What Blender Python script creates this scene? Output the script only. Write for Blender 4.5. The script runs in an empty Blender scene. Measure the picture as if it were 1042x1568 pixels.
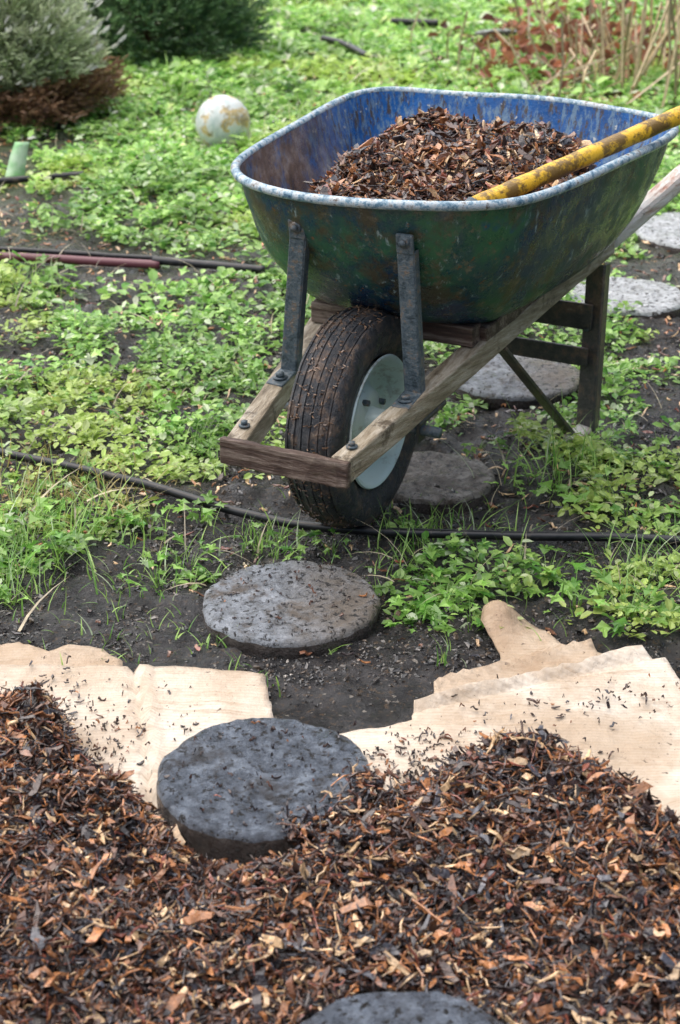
import bpy, math, bmesh, numpy as np
from mathutils import Vector, Matrix
from mathutils.geometry import delaunay_2d_cdt
rng=np.random.default_rng(7)
scene=bpy.context.scene
H=1.38; PIT=math.radians(24.8); FPX=2700.0
cp,sp=math.cos(PIT),math.sin(PIT)
# survey helper: where a sight line measured in the photograph meets the level z
def P(u,v,z=0.0):
    dx=(u-521)/FPX; dy=(v-784)/FPX
    t=(H-z)/(sp+dy*cp)
    return (dx*t,(cp-dy*sp)*t,z)

# ---------------- noise -----------------
def vnoise(x,y,seed=0):
    x=np.asarray(x,float);y=np.asarray(y,float)
    xi=np.floor(x).astype(np.int64);yi=np.floor(y).astype(np.int64)
    xf=x-xi;yf=y-yi
    def h(a,b):
        n=(a*374761393+b*668265263+seed*1442695041)&0x7fffffff
        n=((n^(n>>13))*1274126177)&0x7fffffff
        n=n^(n>>16)
        return (n%100003)/100003.0
    u=xf*xf*(3-2*xf);w=yf*yf*(3-2*yf)
    return (h(xi,yi)*(1-u)+h(xi+1,yi)*u)*(1-w)+(h(xi,yi+1)*(1-u)+h(xi+1,yi+1)*u)*w
def fbm(x,y,seed=0,o=3):
    s=0;a=1;t=0
    for i in range(o):
        s=s+a*vnoise(np.asarray(x)*2**i+i*7.3,np.asarray(y)*2**i+i*3.1,seed+i);t+=a;a*=.5
    return s/t
def sst(a,b,x):
    t=np.clip((x-a)/(b-a),0,1);return t*t*(3-2*t)

# ---------------- mesh helpers -----------------
def link(o,parent=None):
    scene.collection.objects.link(o)
    if parent: o.parent=parent
    return o
def mesh_np(name,verts,loops,totals,mat,cols=None,smooth=False):
    me=bpy.data.meshes.new(name)
    verts=np.asarray(verts,np.float32)
    me.vertices.add(len(verts));me.vertices.foreach_set('co',verts.ravel())
    loops=np.asarray(loops,np.int32).ravel();totals=np.asarray(totals,np.int32)
    me.loops.add(len(loops));me.loops.foreach_set('vertex_index',loops)
    st=np.concatenate([[0],np.cumsum(totals)[:-1]]).astype(np.int32)
    me.polygons.add(len(totals));me.polygons.foreach_set('loop_start',st);me.polygons.foreach_set('loop_total',totals)
    if cols is not None:
        ca=me.color_attributes.new('Col','FLOAT_COLOR','POINT')
        c=np.ones((len(verts),4),np.float32);c[:,:3]=cols
        ca.data.foreach_set('color',c.ravel())
    me.update(calc_edges=True);me.validate()
    me.polygons.foreach_set('use_smooth',np.full(len(me.polygons),smooth))
    me.materials.append(mat)
    return me
class Batch:
    def __init__(s): s.v=[];s.l=[];s.t=[];s.c=[];s.n=0
    def add(s,tv,tf,pos,yaw,pitch,roll,scale,col):
        N=len(pos);tv=np.asarray(tv,float);V=len(tv)
        if N==0:return
        scale=np.asarray(scale,float)
        L=tv[None]*scale[:,None,:]
        cy,sy=np.cos(yaw),np.sin(yaw);cpi,spi=np.cos(pitch),np.sin(pitch);cr,sr=np.cos(roll),np.sin(roll)
        z=np.zeros(N);o=np.ones(N)
        Rx=np.array([[o,z,z],[z,cr,-sr],[z,sr,cr]]).transpose(2,0,1)
        Ry=np.array([[cpi,z,-spi],[z,o,z],[spi,z,cpi]]).transpose(2,0,1)
        Rz=np.array([[cy,-sy,z],[sy,cy,z],[z,z,o]]).transpose(2,0,1)
        R=Rz@Ry@Rx
        W=np.einsum('nij,nvj->nvi',R,L)+np.asarray(pos)[:,None,:]
        fl=np.concatenate([np.array(f) for f in tf]);ft=np.array([len(f) for f in tf])
        s.l.append((fl[None]+(np.arange(N)*V)[:,None]+s.n).ravel())
        s.t.append(np.tile(ft,N))
        s.v.append(W.reshape(-1,3));s.c.append(np.repeat(np.asarray(col),V,axis=0));s.n+=N*V
    def grid(s,X,Y,Z,col):
        ny,nx=X.shape;idx=np.arange(ny*nx).reshape(ny,nx)+s.n
        q=np.stack([idx[:-1,:-1],idx[:-1,1:],idx[1:,1:],idx[1:,:-1]],-1).reshape(-1,4)
        s.v.append(np.stack([X,Y,Z],-1).reshape(-1,3));s.l.append(q.ravel());s.t.append(np.full(len(q),4))
        s.c.append(np.tile(np.array(col)[None],(ny*nx,1)));s.n+=ny*nx
    def build(s,name,mat,smooth=False):
        me=mesh_np(name,np.concatenate(s.v),np.concatenate(s.l),np.concatenate(s.t),mat,np.concatenate(s.c),smooth)
        return link(bpy.data.objects.new(name,me))

# ---------------- material helpers -----------------
class M:
    def __init__(s,name,rough=.6,spec=.5):
        s.m=bpy.data.materials.new(name);s.m.use_nodes=True;s.nt=s.m.node_tree;s.n=s.nt.nodes
        s.b=s.n['Principled BSDF'];s.b.inputs['Roughness'].default_value=rough
        s.b.inputs['Specular IOR Level'].default_value=spec
        s.tc=s.n.new('ShaderNodeTexCoord')
    def lk(s,a,b): s.nt.links.new(a,b)
    def map(s,scale=(1,1,1)):
        mp=s.n.new('ShaderNodeMapping');mp.inputs['Scale'].default_value=scale
        s.lk(s.tc.outputs['Object'],mp.inputs[0]);return mp.outputs[0]
    def noise(s,scale,detail=4,rough=.55,vec=None,dist=0):
        n=s.n.new('ShaderNodeTexNoise');n.inputs['Scale'].default_value=scale;n.inputs['Detail'].default_value=detail
        n.inputs['Roughness'].default_value=rough;n.inputs['Distortion'].default_value=dist
        s.lk(vec if vec is not None else s.tc.outputs['Object'],n.inputs['Vector']);return n.outputs['Fac']
    def ramp(s,fac,stops):
        r=s.n.new('ShaderNodeValToRGB');e=r.color_ramp.elements
        while len(e)<len(stops): e.new(.5)
        for i,(p,c) in enumerate(stops):
            e[i].position=p;e[i].color=(c,c,c,1) if isinstance(c,(int,float)) else (*c,1)
        s.lk(fac,r.inputs[0]);return r.outputs[0]
    def mix(s,f,a,b,mode='MIX'):
        m=s.n.new('ShaderNodeMix');m.data_type='RGBA';m.blend_type=mode
        for sock,val in ((m.inputs[0],f),(m.inputs[6],a),(m.inputs[7],b)):
            if isinstance(val,(int,float)): sock.default_value=val
            elif isinstance(val,tuple): sock.default_value=(*val,1)
            else: s.lk(val,sock)
        return m.outputs[2]
    def mul(s,a,b):
        m=s.n.new('ShaderNodeMath');m.operation='MULTIPLY'
        for i,v in enumerate((a,b)):
            if isinstance(v,(int,float)): m.inputs[i].default_value=v
            else: s.lk(v,m.inputs[i])
        return m.outputs[0]
    def axis(s,ax,a,b):
        sep=s.n.new('ShaderNodeSeparateXYZ');s.lk(s.tc.outputs['Object'],sep.inputs[0])
        mr=s.n.new('ShaderNodeMapRange');mr.inputs[1].default_value=a;mr.inputs[2].default_value=b;s.lk(sep.outputs[ax],mr.inputs[0]);return mr.outputs[0]
    def attr(s,name='Col'):
        a=s.n.new('ShaderNodeAttribute');a.attribute_name=name;return a.outputs['Color']
    def col(s,c):
        if isinstance(c,tuple): s.b.inputs['Base Color'].default_value=(*c,1)
        else: s.lk(c,s.b.inputs['Base Color'])
    def rough(s,c): s.lk(c,s.b.inputs['Roughness'])
    def bump(s,h,dist=.005,strength=1):
        b=s.n.new('ShaderNodeBump');b.inputs['Distance'].default_value=dist;b.inputs['Strength'].default_value=strength
        s.lk(h,b.inputs['Height']);s.lk(b.outputs[0],s.b.inputs['Normal'])
    def translucent(s,col,f=.35):
        t=s.n.new('ShaderNodeBsdfTranslucent');s.lk(col,t.inputs[0]);mx=s.n.new('ShaderNodeMixShader');mx.inputs[0].default_value=f
        s.lk(s.b.outputs[0],mx.inputs[1]);s.lk(t.outputs[0],mx.inputs[2]);s.lk(mx.outputs[0],s.n['Material Output'].inputs[0])

def mk_soil():
    k=M('soil',.5,.7)
    c=k.ramp(k.noise(16,8,.72),[(.32,(.011,.010,.010)),(.47,(.030,.028,.028)),(.6,(.070,.063,.062)),(.75,(.17,.15,.13))])
    lit=k.ramp(k.noise(110,3,.6),[(.58,0.),(.66,.8)])
    c=k.mix(lit,c,(.13,.085,.05))
    pale=k.ramp(k.noise(75,2,.5,k.map((1,1.3,1))),[(.68,0.),(.71,.9)])
    c=k.mix(pale,c,(.34,.30,.25))
    g=k.mix(k.ramp(k.noise(5,5,.6),[(.35,0.),(.6,.75)]),(.10,.09,.06),(.18,.32,.07))
    c=k.mix(k.mul(k.axis('Y',4.0,9),.9),c,g)
    k.col(c);k.rough(k.ramp(k.noise(20,4),[(.38,.10),(.62,.50)]))
    k.bump(k.noise(60,8,.75),.020,1);return k.m
def mk_chip():
    k=M('wet_bark',.38,.75);a=k.attr()
    c=k.mix(1.0,a,k.ramp(k.noise(1,4,.7,k.map((140,140,140))),[(.3,.4),(.7,1.5)]),'MULTIPLY')
    k.col(c);k.rough(k.ramp(k.noise(60,2),[(.35,.12),(.65,.42)]));k.bump(k.noise(260,3),.0015,.7);return k.m
def mk_leaf(name,rough=.3,tr=.38):
    k=M(name,rough,.6);a=k.attr()
    c=k.mix(1.0,a,k.ramp(k.noise(60,3),[(.3,.7),(.7,1.2)]),'MULTIPLY')
    k.col(c);k.translucent(c,tr);return k.m
SOIL=mk_soil();CHIP=mk_chip();LEAF=mk_leaf('leaf');DRY=mk_leaf('dry_leaf',.5,.2)

# ---------------- terrain ---------------
def hg(x,y):
    x=np.asarray(x,float);y=np.asarray(y,float)
    a=sst(2.25,2.7,y)
    fine=(fbm(x*34,y*34,19,3)-.5)
    return (fbm(x*2.1,y*2.1,3)-.5)*.05*a+(fbm(x*11,y*11,9)-.5)*(.006+.032*a)+fine*.024*(.12+.88*sst(2.32,2.42,y))-.006
def spaced(lo,hi,f0,f1,cs,fs):
    o=[lo];
    while o[-1]<hi: o.append(o[-1]+(fs if f0<o[-1]<f1 else cs))
    return o
ext=lambda b,sgn:[b+sgn*.02*sum(1.3**i for i in range(1,j+1)) for j in range(1,34)]
cx=spaced(-2.6,2.6,-1.0,1.0,.022,.007);cyy=spaced(1.2,10.6,2.22,4.2,.022,.007)
xs=np.array(ext(cx[0],-1)[::-1]+cx+ext(cx[-1],1));ys=np.array(ext(cyy[0],-1)[::-1]+cyy+ext(cyy[-1],1))
X,Y=np.meshgrid(xs,ys)
gb=Batch();gb.grid(X,Y,hg(X,Y),(.05,.05,.05));gb.build('ground',SOIL,True)

HOSEPX=[(-250,655),(-60,692),(30,708),(130,726),(250,750),(340,772),(470,797),(560,808),(640,813),(850,818),(1042,826),(1300,838)]
HX=np.array([P(u,v)[0] for u,v in HOSEPX]);HY=np.array([P(u,v)[1] for u,v in HOSEPX])
BL=[]
def blob(u,v,ru,rv,w):
    c=P(u,v);x0=P(u+ru,v);y0=P(u,v-rv);y1=P(u,v+rv)
    BL.append((c[0],c[1],x0[0]-c[0],(y0[1]-y1[1])/2,w))
for b in [(400,960,270,100,-1.3),(130,960,150,55,-.9),(600,1040,140,70,-1.5),(390,790,140,48,-.9),(690,740,90,60,-.8),(200,870,60,30,-.5),
 (800,630,90,45,-.5),(980,640,90,50,-.6),(180,432,90,26,-.7),(15,330,45,38,-.7),(40,225,90,45,-.7),(1000,400,80,50,-.45),(280,640,40,16,-.4),(330,590,40,16,-.4),(180,550,40,14,-.4),(900,610,40,30,-.3),(90,650,50,14,-.3),
 (590,860,50,40,-.5),(680,580,110,60,-.4),(940,850,70,22,-.5),(350,720,60,25,-.4),(270,570,50,16,-.4),(800,840,200,20,-.35),(900,930,60,16,-.5),(1000,900,50,14,-.45),(780,790,70,14,-.3),
 (690,930,75,45,.75),(300,875,35,16,.7),(60,860,90,70,.35),(850,880,80,30,.3),(970,970,70,30,.4),(480,835,60,14,.7),(240,905,30,14,.5),
 (860,720,80,60,.3),(250,220,150,80,.3),(350,500,120,70,.2),(100,560,120,100,.2),(560,60,300,50,.4),(380,130,200,40,.3),(320,340,90,60,.2),(60,450,60,40,.15)]: blob(*b)
def dens(x,y):
    n=.36*fbm(x*2.3,y*1.9,31,2)+.64*fbm(x*10,y*8.5,37,3)+.10
    for (a,b,rx,ry,w) in BL: n=n+w*.35*np.exp(-((x-a)/rx)**2-((y-b)/ry)**2)
    hy=np.interp(x,HX,HY);n=n-.5*np.exp(-((y-hy+.02)/.03)**2)
    n=n+.05*sst(4.5,7,y)
    n=n*(y>2.47)
    return sst(.47,.58,n)
STONES=[]
def keep(x,y):
    k=np.ones(len(x),bool)
    for (a,b,r) in STONES: k&=((x-a)**2+(y-b)**2)>r*r
    return k

# ---------------- stepping stones ----------------
def mk_stone(name,c1,c2,c3,mud=(.05,.035,.025),mudp=.56,split=None):
    k=M(name,.6,.6)
    c=k.ramp(k.noise(26,7,.75),[(.36,c1),(.5,c2),(.64,c3)])
    f=k.ramp(k.noise(9,6,.7),[(mudp,0.),(mudp+.08,.9)])
    c=k.mix(f,c,mud)
    if split: c=k.mix(k.mul(k.axis('X',-.03,.06),k.ramp(k.noise(14,5,.7),[(.35,.4),(.6,.95)])),c,split)
    pit=k.ramp(k.noise(85,4,.65),[(.38,1.),(.45,0.)])
    c=k.mix(pit,c,(.014,.011,.009))
    big=k.ramp(k.noise(34,5,.7),[(.34,1.),(.40,0.)])
    c=k.mix(big,c,(.022,.016,.012))
    k.col(c);k.rough(k.ramp(k.noise(14,5,.7),[(.38,.06),(.62,.5)]));k.bump(k.noise(60,8,.78),.014,1);return k.m
ST_L=mk_stone('wet_grey_concrete',(.13,.13,.13),(.28,.30,.33),(.46,.49,.54),(.12,.09,.065),.53,(.18,.145,.11))
ST_T=mk_stone('muddy_concrete',(.09,.07,.055),(.22,.19,.16),(.38,.35,.32),(.07,.05,.035),.5)
ST_D=mk_stone('dark_wet_concrete',(.045,.052,.065),(.115,.135,.17),(.25,.29,.35),(.04,.036,.036),.54)
ST_P=mk_stone('pale_concrete',(.32,.32,.31),(.52,.54,.55),(.68,.70,.71),(.16,.18,.08),.6)
EDGE=mk_stone('stone_side_mud',(.02,.013,.010),(.05,.034,.027),(.09,.07,.06))
def stone(x,y,ztop,r,th,mat,seed,tilt=(0,0)):
    NS=120;rad=list(np.linspace(.06,.94,20))
    prof=[(q,0) for q in rad]+[(.965,-.0015),(.985,-.004),(1,-.010),(1.005,-.02),(1.0,-th*.6),(.985,-th)]
    v=[];ls=[];t=[]
    for pr,pz in prof:
        for j in range(NS):
            a=2*math.pi*j/NS
            q=float(vnoise(3+math.cos(a)*4,3+math.sin(a)*4,seed)-.5)*.04+float(vnoise(3+math.cos(a)*16,3+math.sin(a)*16,seed)-.5)*.022
            rr=r*pr*(1+q*pr)
            v.append([rr*math.cos(a),rr*math.sin(a),pz])
    v.append([0,0,0]);v=np.array(v);px,py=v[:,0],v[:,1]
    v[:,2]+=(fbm(px*20+9,py*20+9,seed)-.5)*.008+(fbm(px*90+9,py*90+9,seed+5,2)-.5)*.005+tilt[0]*px+tilt[1]*py
    c=len(v)-1;n=len(prof)
    for j in range(NS): ls+= [c,j,(j+1)%NS];t.append(3)
    for i in range(n-1):
        for j in range(NS):
            k=(j+1)%NS;ls+=[i*NS+j,(i+1)*NS+j,(i+1)*NS+k,i*NS+k];t.append(4)
    me=mesh_np('stepping_stone',v,ls,t,mat,smooth=True)
    me.materials.append(EDGE);mi=np.zeros(len(t),np.int32);mi[NS+NS*(n-4):]=1;me.polygons.foreach_set('material_index',mi)
    o=link(bpy.data.objects.new('stepping_stone',me));o.location=(x,y,ztop)
    STONES.append((x,y,r*1.0));return o
c=P(405,1183,.07);NEAR=c;stone(c[0],c[1],.07,.145,.062,ST_D,1)
c=P(445,917,.018);MID=c;stone(c[0],c[1],.018,.148,.04,ST_L,2,(0.02,0))
c=P(620,1649,.065);BOT=c;stone(c[0],c[1],.065,.145,.05,ST_D,3)
c=P(665,725,.012);stone(c[0],c[1],.010,.12,.04,ST_T,4)
c=P(790,570,.012);stone(c[0],c[1],.012,.15,.04,ST_L,5)
c=P(955,450,.02);stone(c[0],c[1],.02,.155,.05,ST_P,6,(0,-.02))
c=P(1075,350,.015);stone(c[0],c[1],.015,.19,.05,ST_P,7)
c=P(772,52,.02);stone(c[0],c[1],.03,.13,.05,ST_P,8,(0,-.25))

# ---------------- cardboard ----------------
def mk_card(name,mulc):
    k=M(name,.6,.4)
    fl=k.n.new('ShaderNodeTexWave');fl.inputs['Scale'].default_value=40;fl.inputs['Distortion'].default_value=.5;fl.bands_direction='Y';k.lk(k.map((.25,1,1)),fl.inputs[0])
    t=lambda c:tuple(a*b for a,b in zip(c,mulc))
    c=k.ramp(k.noise(5,7,.68),[(.3,t((.44,.32,.22))),(.45,t((.60,.49,.38))),(.6,t((.74,.66,.56))),(.75,t((.62,.50,.37)))])
    c=k.mix(k.ramp(k.noise(2.6,6,.7),[(.50,0.),(.58,.6)]),c,t((.42,.31,.21)))
    c=k.mix(k.mul(fl.outputs['Fac'],.2),c,(.34,.24,.15))
    c=k.mix(k.ramp(k.noise(1,5,.75,k.map((10,70,10))),[(.56,0.),(.66,.5)]),c,(.33,.22,.13))
    c=k.mix(k.ramp(k.noise(60,5,.75),[(.63,0.),(.68,.9)]),c,(.06,.035,.02))
    k.col(c);k.rough(k.ramp(k.noise(6,5,.7),[(.4,.3),(.6,.7)]));k.bump(k.noise(16,8,.75),.014,.8);return k.m
CARD=mk_card('wet_cardboard',(1,1,1));CARD_SHADE=mk_card('wet_cardboard_shade_tone',(.78,.70,.62))  # darker copy for the back panels stands in for the shadow line between sheets
def cardboard(name,px,z,bend,jit=.003,parent=None,mat=None):
    pts=[P(u,v,z)[:2] for u,v in px];ring=[]
    for i in range(len(pts)):
        a=np.array(pts[i]);b=np.array(pts[(i+1)%len(pts)]);n=max(1,int(np.linalg.norm(b-a)/.010))
        for j in range(n):
            q=a+(b-a)*j/n
            if j: q=q+rng.normal(0,jit*.35,2)
            ring.append(q)
    R=np.array(ring);nb=len(R)
    xs_=np.arange(R[:,0].min(),R[:,0].max(),.010);ys_=np.arange(R[:,1].min(),R[:,1].max(),.010)
    GX,GY=np.meshgrid(xs_,ys_);q=np.stack([GX.ravel(),GY.ravel()],1)
    ins=np.zeros(len(q),bool);j=nb-1
    for i in range(nb):
        xi,yi=R[i];xj,yj=R[j]
        cnd=((yi>q[:,1])!=(yj>q[:,1]))&(q[:,0]<(xj-xi)*(q[:,1]-yi)/(yj-yi+1e-12)+xi)
        ins^=cnd;j=i
    q=q[ins];d=np.min(np.linalg.norm(q[:,None]-R[None],axis=2),axis=1);q=q[d>.006]
    allp=np.vstack([R,q]);co=[Vector(p) for p in allp]
    res=delaunay_2d_cdt(co,[(i,(i+1)%nb) for i in range(nb)],[],1,1e-5)
    vs=np.array([(p.x,p.y) for p in res[0]]);zz=z+(fbm(vs[:,0]*4,vs[:,1]*4,55,3)-.5)*.020+(fbm(vs[:,0]*22,vs[:,1]*12,56,2)-.5)*.007+bend(vs[:,0],vs[:,1])
    me=bpy.data.meshes.new(name);me.from_pydata([(a,b,c) for (a,b),c in zip(vs,zz)],[],[list(f) for f in res[2]]);me.update()
    me.materials.append(mat or CARD)
    for p in me.polygons:p.use_smooth=True
    o=link(bpy.data.objects.new(name,me),parent)
    s=o.modifiers.new('s','SOLIDIFY');s.thickness=.004;s.offset=1
    return o
def empty(name,loc=(0,0,0)):
    e=bpy.data.objects.new(name,None);e.location=loc;e.empty_display_size=.1;return link(e)
def crease(p,q,h,w):
    a=np.array(P(*p)[:2]);b=np.array(P(*q)[:2]);n=np.array([-(b-a)[1],(b-a)[0]]);n/=np.linalg.norm(n)
    return lambda x,y:h*np.exp(-(((x-a[0])*n[0]+(y-a[1])*n[1])/w)**2)
cb=empty('cardboard_sheet')
cr1=crease((205,1020),(225,1180),-.012,.006);cr1b=crease((218,1020),(238,1180),.010,.006);cr1c=crease((-100,1085),(400,1090),-.003,.006)
cardboard('main_panel',[(-320,1006),(-60,1018),(60,1020),(185,1022),(300,1026),(404,1034),(411,1065),(420,1102),(400,1190),(300,1330),(-320,1330)],.022,lambda x,y:cr1(x,y)+cr1b(x,y)+cr1c(x,y),parent=cb)
cardboard('back_panel',[(-300,975),(-30,990),(30,987),(62,998),(75,1004),(105,992),(158,996),(188,1014),(186,1040),(60,1060),(-300,1060)],.008,lambda x,y:0*x,jit=.006,parent=cb,mat=CARD_SHADE)
cb2=empty('cardboard_sheet')
cr2=crease((700,1085),(1000,1010),.014,.006);cr3=crease((560,1150),(1042,1060),-.004,.006);cr4=crease((690,1097),(1000,1024),-.010,.005)
def bend2(x,y):
    r=cr2(x,y)+cr3(x,y)+cr4(x,y)
    a=P(1060,1290);return r+.03*np.exp(-((x-a[0])/.06)**2-((y-a[1])/.05)**2)
cardboard('main_panel',[(500,1126),(540,1119),(590,1114),(632,1104),(634,1082),(680,1068),(760,1050),(880,1022),(940,1003),(972,994),(1000,1002),(1018,1002),(1034,1028),(1050,1050),(1200,1130),(1400,1330),(1300,1440),(560,1400),(470,1220)],.024,bend2,parent=cb2)
lobe=P(762,965,.0);cr5=crease((670,1058),(905,996),.012,.005)
cardboard('back_panel',[(663,1072),(664,1052),(678,1042),(700,1036),(745,1030),(766,1018),(766,1004),(756,988),(738,964),(742,950),(770,949),(800,955),(835,968),(856,986),(862,992),(905,988),(915,1002),(1000,1010),(1010,1050),(800,1085),(690,1090)],.010,
  lambda x,y:.036*np.exp(-((x-lobe[0])/.030)**2-((y-lobe[1])/.040)**2)+cr5(x,y),parent=cb2,mat=CARD_SHADE)

# ---------------- mulch ----------------
bp=[P(u,v) for u,v in [(-160,1100),(0,1105),(80,1115),(130,1175),(200,1215),(250,1280),(300,1318),(400,1318),(470,1290),(530,1235),(610,1225),(690,1205),(860,1215),(960,1250),(1010,1300),(1050,1350),(1250,1400)]]
bx=np.array([-1.4]+[p[0] for p in bp]+[1.4]);by=np.array([2.3]+[p[1] for p in bp]+[1.75])
GA=[]
def gm(u,v,r,h,ry=None): c=P(u,v);GA.append((c[0],c[1],r,ry or r,h))
gm(790,1235,.11,.092,.09);gm(900,1310,.15,.05);gm(30,1180,.14,.055,.09);gm(120,1300,.14,.04);gm(620,1320,.12,.03);gm(980,1450,.15,.04);gm(330,1420,.12,.02);gm(480,1230,.05,.02,.05);gm(20,1500,.15,.03)
def mh(x,y):
    yb=np.interp(x,bx,by)+(vnoise(x*22,y*5,71)-.5)*.05
    d=yb-y
    h=-.02+sst(-.03,.03,d)*.030+sst(0,.14,d)*.034
    g=0
    for a,b,rx,ry,w in GA: g=g+w*np.exp(-((x-a)/rx)**2-((y-b)/ry)**2)
    h=h+g*sst(-.01,.07,d)+((fbm(x*12,y*12,77,3)-.5)*.075+(fbm(x*40,y*40,78,2)-.5)*.028)*sst(0,.08,d)
    for c_,rr in ((NEAR,.15),(BOT,.155)):
        r=np.hypot(x-c_[0],y-c_[1]); m=sst(rr+.05,rr-.02,r)
        lim=(.03 if c_ is NEAR else .05)
        h=np.where(h>lim,h*(1-m)+lim*m,h)
    return h,d
CP=np.array([(.022,.013,.013),(.055,.026,.018),(.14,.058,.030),(.38,.16,.062),(.60,.40,.22),(.060,.058,.070),(.21,.065,.04)])  # blue-grey chip colour is lifted to help suggest bluish wet highlights
CW=np.array([.29,.20,.17,.13,.07,.11,.05]);CW/=CW.sum()
def chipcols(n,w=CW):
    c=CP[rng.choice(len(CP),n,p=w/np.sum(w))];return c*rng.uniform(.7,1.35,(n,1))
def chip_t(seed):
    r=np.random.default_rng(seed);v=[]
    for x,wd in ((-.5,r.uniform(.15,.8)),(-.15,r.uniform(.7,1)),(.2,r.uniform(.6,1)),(.5,r.uniform(.05,.6))):
        oz=r.uniform(-1.2,1.6)*(1 if abs(x)<.4 else 0);oy=r.uniform(-.3,.3)
        for (a,b) in ((-.5,-.5),(.5,-.5),(.5,.5),(-.5,.5)):
            v.append((x+r.uniform(-.09,.09),a*wd+oy,b+oz*1.4))
    f=[(3,2,1,0),(12,13,14,15)]
    for s_ in (0,4,8):
        for i in range(4):
            j=(i+1)%4;f.append((s_+i,s_+j,s_+4+j,s_+4+i))
    return v,f
CT=[chip_t(i) for i in range(12)]
def scatter_chips(B,pos,lmin=.010,lmax=.042,wmin=.003,wmax=.011,tilt=.4,w=CW,bl=(1.5,2.6),bw=(1.3,2.2)):
    n=len(pos);idx=rng.integers(0,len(CT),n)
    L=lmin+(lmax-lmin)*rng.beta(bl[0],bl[1],n);W=wmin+(wmax-wmin)*rng.beta(bw[0],bw[1],n);W=np.minimum(W,L*.6);T=rng.uniform(.0008,.0028,n)
    yaw=rng.uniform(0,6.283,n);pi_=rng.normal(0,tilt,n);ro=rng.normal(0,tilt*1.2,n);col=chipcols(n,w)
    for i in range(len(CT)):
        m=idx==i
        B.add(CT[i][0],CT[i][1],pos[m],yaw[m],pi_[m],ro[m],np.stack([L[m],W[m],T[m]],1),col[m])
off=lambda x,y,k_=0:(np.hypot(x-NEAR[0],y-NEAR[1])>.148+k_)&(np.hypot(x-BOT[0],y-BOT[1])>.15+k_)
mb=Batch()
gx,gy=np.meshgrid(np.arange(-.95,.96,.012),np.arange(1.05,2.4,.012))
mz,_=mh(gx,gy);mb.grid(gx,gy,mz-.006,(.02,.011,.008))
def layer(n,zl,zh,*a,**kw):
    x=rng.uniform(-.85,.85,n);y=rng.uniform(1.15,2.36,n);z,d=mh(x,y)
    kp=(d>-.01-rng.exponential(.008,n))&(z>0.0)&off(x,y);x,y,z=x[kp],y[kp],z[kp]
    scatter_chips(mb,np.stack([x,y,z+rng.uniform(zl,zh,len(x))],1),*a,**kw)
layer(42000,-.004,.010,.007,.034,.0025,.010,.5)
layer(28000,.000,.014,.010,.050,.0009,.0030,.45,np.array([.27,.2,.2,.16,.08,.08,.05]))
n=3000;x=rng.uniform(-.8,.8,n);y=rng.uniform(1.2,2.3,n);z,d=mh(x,y);kp=(d>.01)&off(x,y,.005)
x,y,z=x[kp],y[kp],z[kp]
scatter_chips(mb,np.stack([x,y,z+rng.uniform(.006,.016,len(x))],1),.020,.046,.006,.015,.55,np.array([.15,.15,.15,.25,.18,.08,.05]))
dk=np.array([.45,.3,.1,.04,.0,.1,.01])
n=1700;x=rng.uniform(-.75,.8,n);yb=np.interp(x,bx,by);y=yb+rng.exponential(.045,n)
clm=rng.uniform(0,1,n)<sst(.40,.62,fbm(x*9,y*9,88,2))*1.0+.10
x,y=x[clm],y[clm]
for (u,v,m_,r1,r2) in [(890,1085,50,.09,.03),(960,1080,30,.06,.04),(650,1150,70,.08,.03),(140,1120,110,.07,.05),(230,1130,40,.05,.05),(90,1060,30,.12,.04)]:
    c=P(u,v,.02);x=np.append(x,c[0]+rng.normal(0,r1,m_));y=np.append(y,c[1]+rng.normal(0,r2,m_))
kp=(y<2.385)&~((x>-.10)&(x<.09)&(y>2.22))&(np.hypot(x-NEAR[0],y-NEAR[1])>.15);x,y=x[kp],y[kp]
scatter_chips(mb,np.stack([x,y,np.full(len(x),.030)],1),.002,.022,.001,.006,.15,dk,bl=(.7,3))
n=110;r=.135*np.sqrt(rng.uniform(0,1,n));a=rng.uniform(0,6.283,n)
scatter_chips(mb,np.stack([NEAR[0]+r*np.cos(a),NEAR[1]+r*np.sin(a),np.full(n,.0735)],1),.002,.017,.001,.006,.15,dk,bl=(.7,3))
n=620;a=rng.uniform(-1.35,.05,n);r=.142+rng.normal(-.004,.014,n)
scatter_chips(mb,np.stack([NEAR[0]+r*np.cos(a),NEAR[1]+r*np.sin(a),rng.uniform(.035,.082,n)],1),.008,.034,.0015,.008,.5)
mb.build('mulch_pile',CHIP)

# ---------------- wheelbarrow ----------------
th=math.radians(27);WB=(.03,2.96)
wb=empty('wheelbarrow',(WB[0],WB[1],0));wb.rotation_euler=(0,0,-th)
def l2w(p): return (WB[0]+p[0]*math.cos(th)+p[1]*math.sin(th),WB[1]-p[0]*math.sin(th)+p[1]*math.cos(th),p[2])
def simple(name,v,f,mat,parent,smooth=False,bev=0,seg=2):
    me=bpy.data.meshes.new(name);me.from_pydata([tuple(q) for q in v],[],f);me.update();me.materials.append(mat)
    for p in me.polygons:p.use_smooth=smooth
    o=link(bpy.data.objects.new(name,me),parent)
    if bev:
        b=o.modifiers.new('b','BEVEL');b.width=bev;b.segments=seg
    return o
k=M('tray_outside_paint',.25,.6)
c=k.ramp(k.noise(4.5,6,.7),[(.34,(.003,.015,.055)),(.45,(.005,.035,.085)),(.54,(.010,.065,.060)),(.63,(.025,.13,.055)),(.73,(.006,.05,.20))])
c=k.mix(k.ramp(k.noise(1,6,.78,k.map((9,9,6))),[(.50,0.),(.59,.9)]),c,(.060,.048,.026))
c=k.mix(k.ramp(k.noise(30,6,.78),[(.56,0.),(.64,.85)]),c,(.14,.12,.08))
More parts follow.
